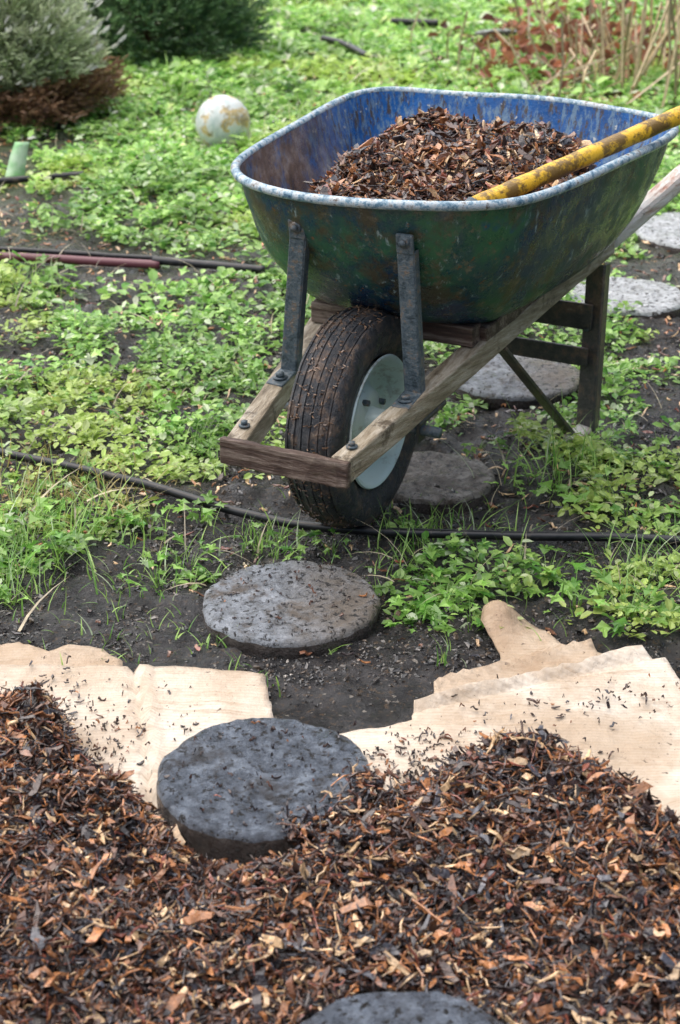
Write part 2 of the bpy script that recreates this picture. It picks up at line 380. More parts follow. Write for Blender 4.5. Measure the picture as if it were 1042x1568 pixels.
c=k.mix(k.ramp(k.noise(1,6,.78,k.map((60,60,12))),[(.59,0.),(.65,.8)]),c,(.28,.37,.38))
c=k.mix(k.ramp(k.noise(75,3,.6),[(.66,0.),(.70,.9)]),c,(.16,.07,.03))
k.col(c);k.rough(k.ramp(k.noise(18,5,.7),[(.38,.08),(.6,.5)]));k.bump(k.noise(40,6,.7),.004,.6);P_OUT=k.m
k=M('tray_inside_paint',.35,.5)
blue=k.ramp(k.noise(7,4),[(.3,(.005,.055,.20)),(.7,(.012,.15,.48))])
c=k.mix(k.ramp(k.noise(1,5,.78,k.map((75,75,16))),[(.48,0.),(.57,.8)]),blue,(.17,.26,.34))
c=k.mix(k.ramp(k.noise(1,5,.75,k.map((95,95,20))),[(.53,0.),(.60,.95)]),c,(.07,.05,.035))
c=k.mix(k.ramp(k.noise(60,3,.6),[(.66,0.),(.70,1.)]),c,(.5,.52,.5))
mud=k.ramp(k.noise(13,6,.7),[(.3,(.05,.032,.02)),(.5,(.16,.105,.075)),(.68,(.34,.28,.25))])
c=k.mix(k.mul(k.axis('Y',.66,.36),k.ramp(k.noise(15,5,.72),[(.36,.35),(.5,1.)])),c,mud)
k.col(c);k.rough(k.ramp(k.noise(18,5,.7),[(.38,.2),(.6,.6)]));k.bump(k.noise(60,6,.7),.003,.6);P_IN=k.m
k=M('rim_paint',.3,.5)
c=k.ramp(k.noise(45,5,.78),[(.36,(.03,.07,.12)),(.45,(.14,.25,.33)),(.54,(.48,.54,.57)),(.66,(.10,.07,.05))]);k.col(c);k.bump(k.noise(120,4),.0015,.6);P_RIM=k.m
k=M('old_steel',.4,.5)
c=k.ramp(k.noise(50,6,.78),[(.36,(.025,.038,.048)),(.48,(.07,.10,.12)),(.56,(.12,.14,.15)),(.61,(.17,.11,.065)),(.70,(.36,.38,.38))]);k.col(c);k.bump(k.noise(140,5,.7),.004,.9);STEEL=k.m
k=M('leg_steel',.35,.5)
c=k.ramp(k.noise(26,7,.75),[(.35,(.018,.020,.022)),(.5,(.05,.048,.047)),(.62,(.13,.085,.06)),(.74,(.32,.28,.24))]);k.col(c);k.bump(k.noise(140,5,.7),.003,.7);LEGS=k.m
def woodmat(name,a,b_,c_,s=(50,3.5,50),mud=.56):
    k=M(name,.5,.4)
    c=k.ramp(k.noise(1,7,.75,k.map(s)),[(.34,a),(.48,b_),(.62,c_)])
    c=k.mix(k.ramp(k.noise(17,5,.75),[(mud,0.),(mud+.09,.8)]),c,(.06,.04,.022))
    k.col(c);k.bump(k.noise(1,6,.75,k.map((s[0]*2,s[1]*2,s[2]*2))),.006,.9);return k.m
WOOD=woodmat('weathered_wood',(.12,.09,.055),(.30,.245,.17),(.52,.46,.37))
WOODD=woodmat('dark_wood',(.025,.014,.011),(.075,.042,.030),(.26,.20,.16),(4,50,50))
HW=woodmat('handle_wood',(.34,.14,.08),(.62,.57,.52),(.76,.74,.71),mud=.62)
k=M('yellow_fibreglass',.4,.5)
c=k.mix(k.ramp(k.noise(1,6,.78,k.map((22,22,22))),[(.46,0.),(.56,.9)]),(.78,.46,.02),(.11,.06,.014))
c=k.mix(k.ramp(k.noise(70,4,.7),[(.58,0.),(.64,.8)]),c,(.16,.09,.02))
k.col(c);k.bump(k.noise(90,5,.7),.003,.7);YEL=k.m
k=M('tyre_rubber',.42,.6)
c=k.ramp(k.noise(24,7,.78),[(.36,(.013,.016,.022)),(.5,(.040,.042,.048)),(.57,(.12,.080,.058)),(.68,(.24,.19,.15))]);k.col(c);k.rough(k.ramp(k.noise(22,4),[(.38,.15),(.6,.55)]));k.bump(k.noise(90,7,.78),.007,.9);TYRE=k.m
k=M('wheel_paint',.3,.5)
c=k.mix(k.ramp(k.noise(18,6,.75),[(.54,0.),(.66,.6)]),(.60,.72,.70),(.20,.17,.13));k.col(c);k.bump(k.noise(60,3),.001,.4);RIMW=k.m
def outline(pts):
    full=[(b,a) for a,b in pts]+[(-b,a) for a,b in reversed(pts[1:-1])]
    Pn=np.array(full);n=len(Pn);out=[]
    for i in range(n):
        p0,p1,p2,p3=Pn[i-1],Pn[i],Pn[(i+1)%n],Pn[(i+2)%n]
        for t in np.linspace(0,1,6,endpoint=False):
            out.append(.5*((2*p1)+(-p0+p2)*t+(2*p0-5*p1+4*p2-p3)*t*t+(-p0+3*p1-3*p2+p3)*t**3))
    return np.array(out)
RIMP=[(-.085,0),(-.078,.10),(-.045,.185),(.02,.246),(.11,.283),(.27,.316),(.45,.336),(.60,.346),(.70,.335),(.765,.28),(.79,.17),(.80,0)]
FLP=[(.13,0),(.133,.05),(.145,.10),(.165,.145),(.20,.175),(.27,.19),(.38,.20),(.47,.205),(.54,.20),(.585,.165),(.60,.10),(.605,0)]
ro=outline(RIMP);fo=outline(FLP)
ZR,ZF=.622,.350
def rimz(a,b): return ZR-.006*np.sin(math.pi*np.clip((a+.085)/.88,0,1))+.003*np.sin(b*14+a*9)
def tray_pts(t,inset=0):
    w=.42*t+.58*(1-math.cos(t*math.pi/2));zz=.35*t+.65*math.sin(t*math.pi/2)
    q=ro*(1-w)+fo*w
    dn=(fbm(q[:,0]*9+5,q[:,1]*9+t*4+5,411,2)-.5)*.014*math.sin(math.pi*min(1,t*1.2))
    c_=np.array([0,.37]);d_=q-c_;L_=np.linalg.norm(d_,axis=1)
    q=c_+d_*(1+(dn-inset)/L_)[:,None]
    z=rimz(q[:,1],q[:,0])*(1-zz)+(ZF+(inset))*zz
    return np.column_stack([q,z])
def tray(name,inset,mat,flip):
    N=len(ro);T=26;v=[];f=[]
    for i in range(T+1): v+=list(tray_pts(i/T,inset))
    last=v[-N:];cen=np.array([0,.37,ZF+inset])
    for s_ in (.6,.25): v+=[cen+(np.array(q)-cen)*s_ for q in last]
    T2=T+2
    for i in range(T2):
        for j in range(N):
            k_=(j+1)%N;q=(i*N+j,i*N+k_,(i+1)*N+k_,(i+1)*N+j);f.append(q[::-1] if flip else q)
    f.append(tuple(T2*N+j for j in range(N)))
    return simple(name,v,f,mat,wb,True)
tray('tray_outside',0,P_OUT,False);tray('tray_inside',.003,P_IN,True)
def tube(name,pts,r,mat,parent,closed=False,seg=12,cap=True):
    pts=[Vector(p) for p in pts];n=len(pts);v=[];f=[];prev=None
    for i,p in enumerate(pts):
        t=(pts[(i+1)%n]-pts[i-1]) if (closed or 0<i<n-1) else (pts[1]-pts[0] if i==0 else pts[-1]-pts[-2])
        t.normalize()
        if prev is None: nn=t.orthogonal().normalized()
        else: nn=(prev-t*prev.dot(t)).normalized()
        prev=nn;bn=t.cross(nn);ri=r[i] if hasattr(r,'__len__') else r
        for j in range(seg):
            a=2*math.pi*j/seg;v.append(p+nn*math.cos(a)*ri+bn*math.sin(a)*ri)
    m=n if closed else n-1
    for i in range(m):
        for j in range(seg):
            k_=(j+1)%seg;i2=(i+1)%n;f.append((i*seg+j,i*seg+k_,i2*seg+k_,i2*seg+j))
    if not closed and cap: f+=[tuple(range(seg))[::-1],tuple((n-1)*seg+j for j in range(seg))]
    return simple(name,v,f,mat,parent,True)
rp=tray_pts(0);rp2=rp.copy();cc=np.array([0,.37]);dd=rp[:,:2]-cc;rp2[:,:2]=cc+dd*(1+.006/np.linalg.norm(dd,axis=1))[:,None]
tube('rolled_rim',rp2,.0085,P_RIM,wb,True,10)
def beam(name,p0,p1,w,h,mat,up=(0,0,1),bev=.004,jag=0):
    p0,p1,up=Vector(p0),Vector(p1),Vector(up);t=(p1-p0).normalized();s=t.cross(up).normalized();u=s.cross(t);v=[];f=[];n=12
    for i in range(n+1):
        c_=p0+(p1-p0)*i/n
        for a,b in ((-1,-1),(1,-1),(1,1),(-1,1)):
            v.append(c_+s*(a*w/2+(rng.normal(0,jag) if jag else 0))+u*(b*h/2+(rng.normal(0,jag) if jag else 0)))
    for i in range(n):
        for j in range(4): k_=(j+1)%4;f.append((i*4+j,i*4+k_,i*4+4+k_,i*4+4+j))
    f+=[(3,2,1,0),tuple(n*4+j for j in range(4))]
    return simple(name,v,f,mat,wb,False,bev,2)
def bolt(name,p,ax,r=.008,l=.01):
    p=Vector(p);ax=Vector(ax).normalized();tube(name,[p,p+ax*l*.3],r*1.7,STEEL,wb,seg=16);tube(name,[p+ax*l*.3,p+ax*l],r,STEEL,wb,seg=6)
def railp(a,s,dz=0): return (s*(.098+(a+.26)*.145),a,.215+(a+.26)*.188+dz)
for s,nm in ((1,'right'),(-1,'left')):
    beam(nm+'_rail',railp(-.26,s),railp(.66,s),.036,.045,WOOD,jag=.001)
    beam(nm+'_handle',railp(.66,s),railp(1.2,s),.038,.042,HW,bev=.012,jag=.0005)
    sb=.125 if s>0 else -.122
    st_=.118 if s>0 else -.086
    zt=.545;at=-.056
    beam(nm+'_strut',(sb,-.03,.275),(st_,at,zt),.030,.006,STEEL,up=(0,1,0),bev=.002)
    for e in (-1,1): beam(nm+'_strut_flange',(sb+e*.0145,-.022,.275),(st_+e*.0145,at+.008,zt-.005),.004,.018,STEEL,up=(0,1,0),bev=.001)
    beam(nm+'_strut_foot',(sb,-.085,.270),(sb,-.015,.283),.034,.005,STEEL,bev=.002)
    beam(nm+'_strut_head',(st_,at,zt-.01),(st_,at-.006,zt+.026),.032,.008,STEEL,up=(0,1,0),bev=.003)
    bolt(nm+'_bolt',(sb,-.062,.276),(0,0,1));bolt(nm+'_bolt',(st_,at-.007,zt+.012),(0,-1,0),.006)
    bolt(nm+'_bolt',railp(-.225,s,.024),(0,0,1),.006)
    beam(nm+'_axle_bracket',railp(-.045,s,-.028),railp(.045,s,-.028),.034,.012,LEGS)
    beam(nm+'_axle_plate',(s*.128,0,.235),(s*.128,0,.178),.034,.005,LEGS,up=(1,0,0))
    tp=railp(.62,s,-.03)
    beam(nm+'_leg',tp,(s*.238,.575,.01),.042,.006,LEGS,up=(s*.3,1,0),bev=.002)
    beam(nm+'_leg_flange',(tp[0]+s*.019,tp[1]+.012,tp[2]),(s*.257,.587,.01),.005,.032,LEGS,up=(0,1,0),bev=.002)
    beam(nm+'_leg_brace',(railp(.25,s)[0],.25,railp(.25,s,-.026)[2]),(s*.228,.53,.012),.030,.008,LEGS,up=(s*.3,1,.6),bev=.002)
    beam(nm+'_foot',(s*.234,.50,.014),(s*.240,.605,.012),.036,.018,HW,bev=.005)
    bolt(nm+'_bolt',(tp[0]-s*.004,tp[1]-.014,.22),(0,-1,0),.006)
beam('front_crossbar',(-.122,-.272,.216),(.122,-.272,.216),.014,.048,WOODD,bev=.003,jag=.001)
beam('leg_crossbrace',(-.232,.60,.245),(.232,.60,.245),.008,.055,LEGS,bev=.003)
beam('leg_crossbrace_lower',(-.232,.585,.165),(.232,.585,.165),.008,.040,LEGS,bev=.003)
beam('tray_support',(-.165,.155,.335),(.165,.155,.335),.04,.04,WOODD)
beam('tray_support_back',(-.21,.50,.370),(.21,.50,.370),.04,.022,WOODD)
for s in(1,-1): beam('tray_wedge',railp(.17,s,.035),railp(.50,s,.018),.034,.03,WOODD)
def lathe(name,prof,mat,seg=112,sm=True,wear=0):
    v=[];f=[];n=len(prof)
    for j in range(seg):
        a=2*math.pi*j/seg
        for x_,r_ in prof:
            rr=r_
            if wear and r_>.186 : rr=r_+(float(vnoise(a*9,x_*150+9,501))-.5)*wear
            v.append((x_,rr*math.cos(a),.2+rr*math.sin(a)))
    for j in range(seg):
        k_=(j+1)%seg
        for i in range(n-1): f.append((j*n+i,j*n+i+1,k_*n+i+1,k_*n+i))
    return simple(name,v,f,mat,wb,sm)
pr=[(-.036,.118),(-.045,.128),(-.051,.145),(-.053,.162),(-.050,.178),(-.046,.186)]
for g_ in (-.038,-.023,-.008,.008,.023,.038):
    rr=.2-abs(g_)**2*6
    pr+=[(g_-.0055,rr-.0006),(g_-.0014,rr),(g_-.001,rr-.0026),(g_+.001,rr-.0026),(g_+.0014,rr),(g_+.0055,rr-.0006)]
pr+=[(.046,.186),(.050,.178),(.053,.162),(.051,.145),(.045,.128),(.036,.118)]
ty=lathe('tyre',pr,TYRE,160,wear=.004)
e=ty.modifiers.new('e','EDGE_SPLIT');e.split_angle=math.radians(55)
rm=lathe('wheel_rim',[(.036,.112),(.047,.123),(.050,.121),(.049,.116),(.040,.110),(.018,.106),(.002,.100),(-.004,.090),(-.002,.075),(.012,.062),(.024,.054),(.028,.040),(.028,.026),(.060,.022),(.063,.018),(.063,.008)],RIMW,96)
e=rm.modifiers.new('e','EDGE_SPLIT');e.split_angle=math.radians(60)
lathe('wheel_rim_back',[(-.036,.112),(-.047,.121),(-.048,.118),(-.040,.108),(-.020,.09),(-.026,.06),(-.036,.03),(-.06,.02),(-.062,.008)],RIMW,96)
tube('axle',[(-.165,0,.2),(.165,0,.2)],.010,STEEL,wb)
for i in range(4):
    a=i*math.pi/2+.5;tube('wheel_bolt',[(.020,.047*math.cos(a),.2+.047*math.sin(a)),(.036,.047*math.cos(a),.2+.047*math.sin(a))],.006,STEEL,wb,seg=6)

# heap of mulch carried in the tray
def lh(b,a):
    r=np.sqrt(((a-.40)/.35)**2+((b-.005)/.25)**2)
    h=.505+.09*np.clip(1-r*r,0,1)**.6
    for a0,b0,s_,w_ in ((.60,.13,.10,.050),(.50,-.09,.11,.036),(.2,.1,.12,.010),(.28,-.12,.1,.018)): h=h+w_*np.exp(-((a-a0)/s_)**2-((b-b0)/s_)**2)
    return h+(fbm(a*14+3,b*14+9,91,3)-.5)*.060,r
lb=Batch()
bb,aa=np.meshgrid(np.linspace(-.26,.26,60),np.linspace(.0,.76,70))
lz,lr=lh(bb,aa)
sc=1/np.maximum(lr,1.0);bb2=bb*sc;aa2=.40+(aa-.40)*sc
W=np.array([l2w(p) for p in np.stack([bb2.ravel(),aa2.ravel(),lh(bb2,aa2)[0].ravel()-.012],1)])
lb.grid(W[:,0].reshape(bb.shape),W[:,1].reshape(bb.shape),W[:,2].reshape(bb.shape),(.02,.011,.008))
WL=np.array([.22,.18,.2,.18,.10,.08,.05])
for n,za,zb,args in ((12000,-.006,.010,(.012,.038,.004,.013,.5,WL)),(6000,0,.014,(.012,.045,.001,.003,.45,WL)),(1400,.004,.018,(.024,.048,.008,.019,.6,WL))):
    b=rng.uniform(-.26,.27,n);a=rng.uniform(.03,.77,n);z,r=lh(b,a);kp=r<1.0+rng.normal(0,.03,n)
    b,a,z=b[kp],a[kp],z[kp];Wp=np.array([l2w(p) for p in np.stack([b,a,z+rng.uniform(za,zb,len(a))],1)])
    scatter_chips(lb,Wp,*args)
lb.build('mulch_load',CHIP)
tb=Batch();n=700;a=rng.uniform(0,6.283,n);x_=rng.uniform(-.045,.045,n);rr=.2-x_**2*6+.0005
idx=rng.integers(0,12,n)
for i in range(12):
    m=idx==i;s_=rng.uniform(.4,1,m.sum())
    tb.add(CT[i][0],CT[i][1],np.stack([x_[m],rr[m]*np.cos(a[m]),.2+rr[m]*np.sin(a[m])],1),rng.uniform(0,6,m.sum()),rng.normal(0,.2,m.sum()),a[m]-math.pi/2,np.stack([.012*s_,.003*s_,.0014*s_],1),np.array((.17,.10,.06))*rng.uniform(.4,1.4,(m.sum(),1)))
o=tb.build('tyre_mud',CHIP);o.parent=wb

# shovel
p0=Vector(P(748,306,.585));p1=Vector(P(1042,176,.668));dr=(p1-p0)
sh=empty('shovel')
e1=p0+dr*2.6
pts=[p0-dr*.06+(e1-p0+dr*.06)*i/60 for i in range(61)]
tube('pole',pts,[.0165+.0006*math.sin(i*1.7) for i in range(61)],YEL,sh,seg=20)
bl=p0-dr*.06
tube('blade_socket',[bl,bl-dr*.15-Vector((0,0,.03))],[.019,.021],STEEL,sh)
sd=dr.normalized().cross(Vector((0,0,1))).normalized();fw=-(dr.normalized())-Vector((0,0,.25))
b0=bl-dr*.12-Vector((0,0,.03));bv=[];bf=[]
for i in range(9):
    t=i/8;wd=.055*(1-.9*t**4)
    for j in range(7):
        s_=(j-3)/3;bv.append(b0+fw.normalized()*t*.12+sd*s_*wd+Vector((0,0,s_*s_*.008)))
for i in range(8):
    for j in range(6):q=i*7+j;bf.append((q,q+1,q+8,q+7))
o=simple('blade',bv,bf,STEEL,sh,True);m_=o.modifiers.new('s','SOLIDIFY');m_.thickness=.003

# ---------------- hoses ----------------
k=M('black_poly_hose',.35,.4);k.col(k.ramp(k.noise(30,5,.7),[(.4,(.008,.009,.011)),(.6,(.02,.02,.022)),(.7,(.10,.08,.06))]));HOSE=k.m
k=M('red_brown_hose',.4,.5);k.col((.13,.04,.05));HOSER=k.m
def hose(name,px,r,mat,lift=0,parent=None):
    Q=[P(u,v,.012) for u,v in px];out=[]
    Q=[Q[0]]+Q+[Q[-1]]
    for i in range(1,len(Q)-2):
        p0,p1,p2,p3=[np.array(q) for q in Q[i-1:i+3]]
        for t in np.linspace(0,1,10,endpoint=False):
            q=.5*((2*p1)+(-p0+p2)*t+(2*p0-5*p1+4*p2-p3)*t*t+(-p0+3*p1-3*p2+p3)*t**3);out.append(q)
    out.append(np.array(Q[-1]));out=np.array(out)
    hz=hg(out[:,0],out[:,1]);kk=np.ones(21)/21;hz=np.convolve(np.pad(hz,10,'edge'),kk,'valid')
    out[:,2]=hz+r+.004+lift
    return tube(name,out,r,mat,parent,seg=14)
hose('irrigation_hose',HOSEPX,.0085,HOSE,.008)
hose('irrigation_hose',[(-200,385),(0,390),(120,394),(245,400)],.012,HOSER,.006)
hose('irrigation_hose',[(235,398),(300,404),(340,410),(405,416)],.011,HOSE,.012)
hose('irrigation_hose',[(-120,285),(0,282),(70,278),(130,276)],.011,HOSE,.012)
hose('irrigation_hose',[(-200,380),(0,384),(160,392),(245,396)],.007,HOSE,.020)
hose('irrigation_hose',[(600,40),(640,42),(672,44)],.016,HOSE,.03)
hose('irrigation_hose',[(495,66),(530,76),(562,92)],.014,HOSE,.03)

# ---------------- ball ----------------
c=P(343,228);k=M('dirty_ball',.45,.5)
cc_=k.ramp(k.noise(11,5,.65),[(.36,(.42,.50,.48)),(.50,(.64,.66,.64)),(.56,(.55,.38,.12)),(.64,(.58,.60,.57)),(.74,(.30,.32,.30))])
cc_=k.mix(k.ramp(k.noise(20,6,.75),[(.52,0.),(.62,.7)]),cc_,(.16,.13,.07));k.col(cc_);k.bump(k.noise(40,3),.003,.4)
bm=bmesh.new();bmesh.ops.create_uvsphere(bm,u_segments=72,v_segments=48,radius=.092)
for v_ in bm.verts:
    d_=v_.co.normalized();g=min(abs(d_.x*.8+d_.z*.6),abs(d_.y),abs(d_.x*.6-d_.z*.8));v_.co*=1-.022*math.exp(-(g/.03)**2)
me=bpy.data.meshes.new('ball');bm.to_mesh(me);me.materials.append(k.m)
for p in me.polygons:p.use_smooth=True
o=link(bpy.data.objects.new('ball',me));o.location=(c[0],c[1],.087);STONES.append((c[0],c[1],.08))
k=M('label_plastic',.4,.5);k.col(k.ramp(k.noise(20),[(.4,(.28,.55,.25)),(.6,(.60,.78,.55))]))
c=P(22,276);vv=[];ff=[]
for i in range(9):
    t=i/8
    for s_ in(-1,0,1): vv.append((c[0]+s_*.032*(1-.3*t)+t*.03,c[1]+t*.02+abs(s_)*.004,.0+.13*t-.035*max(0,t-.6)))
for i in range(8):
    for j in range(2):q=i*3+j;ff.append((q,q+1,q+4,q+3))
o=simple('plant_label',vv,ff,k.m,None,True);s_=o.modifiers.new('s','SOLIDIFY');s_.thickness=.002

# ---------------- vegetation ----------------
LT=[(0,0,0),(.25,-.40,.10),(.68,-.42,.12),(1,0,0.0),(.68,.42,.12),(.25,.40,.10)];LF=[(0,1,2,3),(0,3,4,5)]
GLO=(.10,.27,.045);GHI=(.50,.74,.21)
def greens(n,lo=GLO,hi=GHI,pale=.10):
    t=rng.beta(1.2,1.3,n)[:,None];c=np.array(lo)*(1-t)+np.array(hi)*t
    m=rng.uniform(0,1,n)<pale;c[m]=np.array((.66,.78,.50))*rng.uniform(.7,1.1,(m.sum(),1));return c
def sample(n,x0,x1,y0,y1,fn,far=None):
    x=rng.uniform(x0,x1,n);y=rng.uniform(y0,y1,n)
    k_=(np.abs(x)<.45+.235*y)&(rng.uniform(0,1,n)<fn(x,y))&keep(x,y);return x[k_],y[k_]
def underwheel(x,y):
    dx,dy=x-WB[0],y-WB[1];b=dx*math.cos(th)-dy*math.sin(th);a=dx*math.sin(th)+dy*math.cos(th)
    return (np.abs(b)<.08)&(np.abs(a)<.18)
def lumf(x,y): return .45+1.05*fbm(x*5,y*5,120,3)+.30*sst(3.6,6,y)
gv=Batch()
def cover(nplants,y0,y1,size,k_):
    x,y=sample(nplants,-3.0,3.0,y0,y1,dens);m=~underwheel(x,y);x,y=x[m],y[m];n=len(x)
    lum=lumf(x,y);yel=sst(.50,.70,fbm(x*2.2+5,y*2.2,130,2))
    hgt=.004+.06*rng.uniform(.2,1,n)*sst(.3,.75,fbm(x*7,y*7,140,2));ps=rng.uniform(.6,1.5,n)
    for i in range(k_):
        az=i*2.4+rng.uniform(0,6.283,n);rad=rng.uniform(.0,.018,n)*size/.015
        px=x+np.cos(az)*rad;py=y+np.sin(az)*rad;pz=hg(px,py)+hgt*rng.uniform(.3,1,n)+.002
        L=size*ps*rng.uniform(.7,1.2,n);c=greens(n)*lum[:,None];c=c*(1-yel[:,None]*.5)+np.array((.60,.66,.16))*yel[:,None]*.5
        gv.add(LT,LF,np.stack([px,py,pz],1),az,rng.normal(.1,.35,n),rng.normal(0,.35,n),np.stack([L,L*rng.uniform(.55,.85,n),L*.9],1),np.clip(c,0,.85))
cover(20000,2.45,4.2,.0165,6)
cover(23000,4.2,6.6,.023,6)
cover(19000,6.6,11.5,.040,5)
gv.build('groundcover_plants',LEAF)
GT=[];GF=[]
for i in range(5):
    t=i/4;w_=(1-t**1.6)*.5+.02
    GT+=[(t*.55+t*t*.45,-w_,t*.9-t*t*.35),(t*.55+t*t*.45,w_,t*.9-t*t*.35)]
    if i: q=(i-1)*2;GF.append((q,q+2,q+3,q+1))
gr=Batch()
def blades(x,y,L0,L1,pit=(-.1,.45),w=.0022,col=None,z0=0):
    n=len(x);L=rng.uniform(L0,L1,n);c=greens(n,(.12,.30,.05),(.48,.70,.18),.08) if col is None else col
    gr.add(GT,GF,np.stack([x,y,hg(x,y)+z0],1),rng.uniform(0,6.283,n),rng.normal(pit[0],pit[1],n),rng.normal(0,.2,n),np.stack([L,rng.uniform(.7,1.6,n)*w,L],1),c)
x,y=sample(12000,-2.6,2.6,2.45,6,lambda x,y:.25*dens(x,y)+.03*(y>2.5)*(y<4.5));blades(x,y,.02,.06)
x,y=sample(9000,-3,3,6,11,lambda x,y:.6*dens(x,y));blades(x,y,.05,.14,w=.007)
def tuft(u,v,n,r,L0,L1,pit=(.25,.35),w=.0022,col=None):
    c=P(u,v);blades(c[0]+rng.normal(0,r,n),c[1]+rng.normal(0,r*1.2,n),L0,L1,pit,w,col)
for (u,v,n,r,a,b) in [(860,720,90,.05,.05,.13),(720,800,60,.05,.03,.08),(900,700,50,.04,.04,.10),(330,690,60,.06,.03,.07),(60,800,140,.08,.04,.11),(120,840,90,.07,.03,.09),(20,900,100,.05,.04,.10),(200,970,30,.06,.015,.04),(320,985,12,.02,.02,.04),(500,985,10,.01,.015,.03),(390,835,60,.05,.02,.06),(610,860,60,.05,.02,.05),(240,870,60,.05,.02,.06),(640,820,60,.04,.03,.07),(760,830,60,.06,.02,.06),(930,900,80,.08,.03,.08),(30,440,60,.05,.05,.10),(1000,860,60,.05,.04,.1),(400,830,40,.03,.03,.07),(130,1000,14,.03,.02,.04),(270,960,16,.05,.015,.03),(150,940,30,.08,.015,.035),(350,1020,8,.02,.015,.03),(690,1010,14,.02,.02,.04),(410,1045,8,.01,.015,.03)]:
    tuft(u,v,n,r,a,b)
n=320;c=P(90,760);blades(c[0]+rng.normal(0,.10,n),c[1]+rng.normal(0,.09,n),.03,.09,col=np.array((.48,.40,.14))*rng.uniform(.5,1.2,(n,1)))
x,y=sample(9000,-2.4,2.4,2.6,9,lambda x,y:.25+0*x);blades(x,y,.03,.13,(-.2,.3),.0026,np.array((.62,.53,.37))*rng.uniform(.4,1.3,(len(x),1)),.016)
for (u,v,L,yaw,pi_) in [(30,975,.16,1.2,.1),(530,140,.3,1.0,.15),(50,790,.14,.9,.3)]:
    c=P(u,v);gr.add(GT,GF,np.array([[c[0],c[1],.01]]),np.array([yaw]),np.array([pi_-.3]),np.zeros(1),np.array([[L,.004*(1+c[1]/8),L*.6]]),np.array([[.6,.5,.34]]))
gr.build('grass',LEAF)
def lobed(nl,seed):
    r=np.random.default_rng(seed);v=[(0,0,0),(.45,0,.02)];ring=[];
    for i in range(nl):
        a0=(-1+2*i/(nl-1))*1.35
        R=1.0-.25*abs(a0)/1.35
        for da,f_ in ((-.32,.62),(-.18,.92),(0,1.0),(.18,.92),(.32,.62)):
            a=a0*.95+da*(2.2/nl);ring.append((.45+math.cos(a)*R*.55*f_,math.sin(a)*R*.62*f_,.06+.10*abs(math.sin(a*nl*.7))*r.uniform(.5,1)-.1*f_*f_))
        if i<nl-1:
            a=(a0+(-1+2*(i+1)/(nl-1))*1.35)/2;ring.append((.45+math.cos(a)*.22,math.sin(a)*.25,-.01))
    v+=ring;n=len(ring);f=[(1,2+i,3+i) for i in range(n-1)];f+=[(0,2,1),(0,1,1+n)]
    return v,f
LB=[lobed(3,1),lobed(5,2),lobed(3,3)]
wd=Batch()
def weed(u,v,n,r,size,hmax=.05,lo=(.13,.35,.05),hi=(.46,.74,.17)):
    c=P(u,v);size*=1.2
    for i in range(3):
        m=max(1,n//3);az=rng.uniform(0,6.283,m);rr=r*np.sqrt(rng.uniform(.02,1,m));x=c[0]+rr*np.cos(az);y=c[1]+rr*np.sin(az)
        z=hg(x,y)+hmax*rng.uniform(.25,1,m)*(1-.4*rr/r);L=size*rng.uniform(.5,1.25,m)
        az2=az+rng.normal(0,.6,m)
        wd.add(LB[i][0],LB[i][1],np.stack([x,y,z],1),az2,rng.normal(-.05,.3,m),rng.normal(0,.3,m),np.stack([L,L,L],1),greens(m,lo,hi,.03)*rng.uniform(.65,1.1))
        wd.add(GT,GF,np.stack([c[0]+(x-c[0])*.3,c[1]+(y-c[1])*.3,hg(x,y)],1),np.arctan2(y-c[1],x-c[0]),np.full(m,.4),np.zeros(m),np.stack([np.maximum(rr,.02),np.full(m,.0022),z*1.2+.01],1),np.tile(np.array([[.16,.30,.05]]),(m,1)))
for q in [(680,915,34,.065,.034),(640,950,16,.04,.030),(720,960,14,.04,.030),(655,880,14,.04,.026),(960,960,24,.06,.036),(1020,970,14,.05,.034),(840,880,26,.07,.030),(880,940,12,.04,.026),(800,900,10,.04,.026),
 (40,840,40,.08,.038),(20,780,24,.07,.034),(100,800,18,.06,.028),(230,800,22,.06,.028),(290,860,18,.05,.024),(240,890,14,.05,.026),(510,840,14,.05,.020),(460,855,8,.02,.024),(400,830,14,.05,.020),(10,900,20,.05,.036),(90,870,12,.04,.026),
 (850,740,20,.07,.030),(960,780,22,.09,.032),(900,690,18,.08,.030),(730,680,12,.06,.024),(950,610,16,.07,.028),(1010,710,18,.07,.034),(600,790,8,.03,.022),(770,740,10,.05,.026),(130,740,20,.07,.026),
 (180,270,40,.14,.05),(150,330,30,.12,.05),(60,410,24,.10,.045),(100,440,10,.05,.06),(440,90,30,.2,.08),(250,120,30,.25,.08),(650,80,30,.25,.08),(540,190,20,.15,.06),(350,560,26,.12,.034),(200,620,26,.10,.034),(60,600,26,.10,.034),(250,300,26,.12,.04),(300,680,20,.08,.030),(310,790,12,.03,.030),(560,40,30,.3,.09),(330,20,30,.3,.09)]:
    weed(*q)
x,y=sample(7500,-2.6,2.6,2.6,9.5,lambda x,y:.5*dens(x,y));n=len(x)
for i in range(3):
    m=np.arange(n)%3==i;L=rng.uniform(.020,.038,m.sum())*(.75+y[m]*.10)
    wd.add(LB[i][0],LB[i][1],np.stack([x[m],y[m],hg(x[m],y[m])+rng.uniform(.02,.055,m.sum())],1),rng.uniform(0,6.283,m.sum()),rng.normal(0,.35,m.sum()),rng.normal(0,.3,m.sum()),np.stack([L,L,L],1),np.clip(greens(m.sum())*lumf(x[m],y[m])[:,None],0,.85))
wd.build('broadleaf_weeds',LEAF)
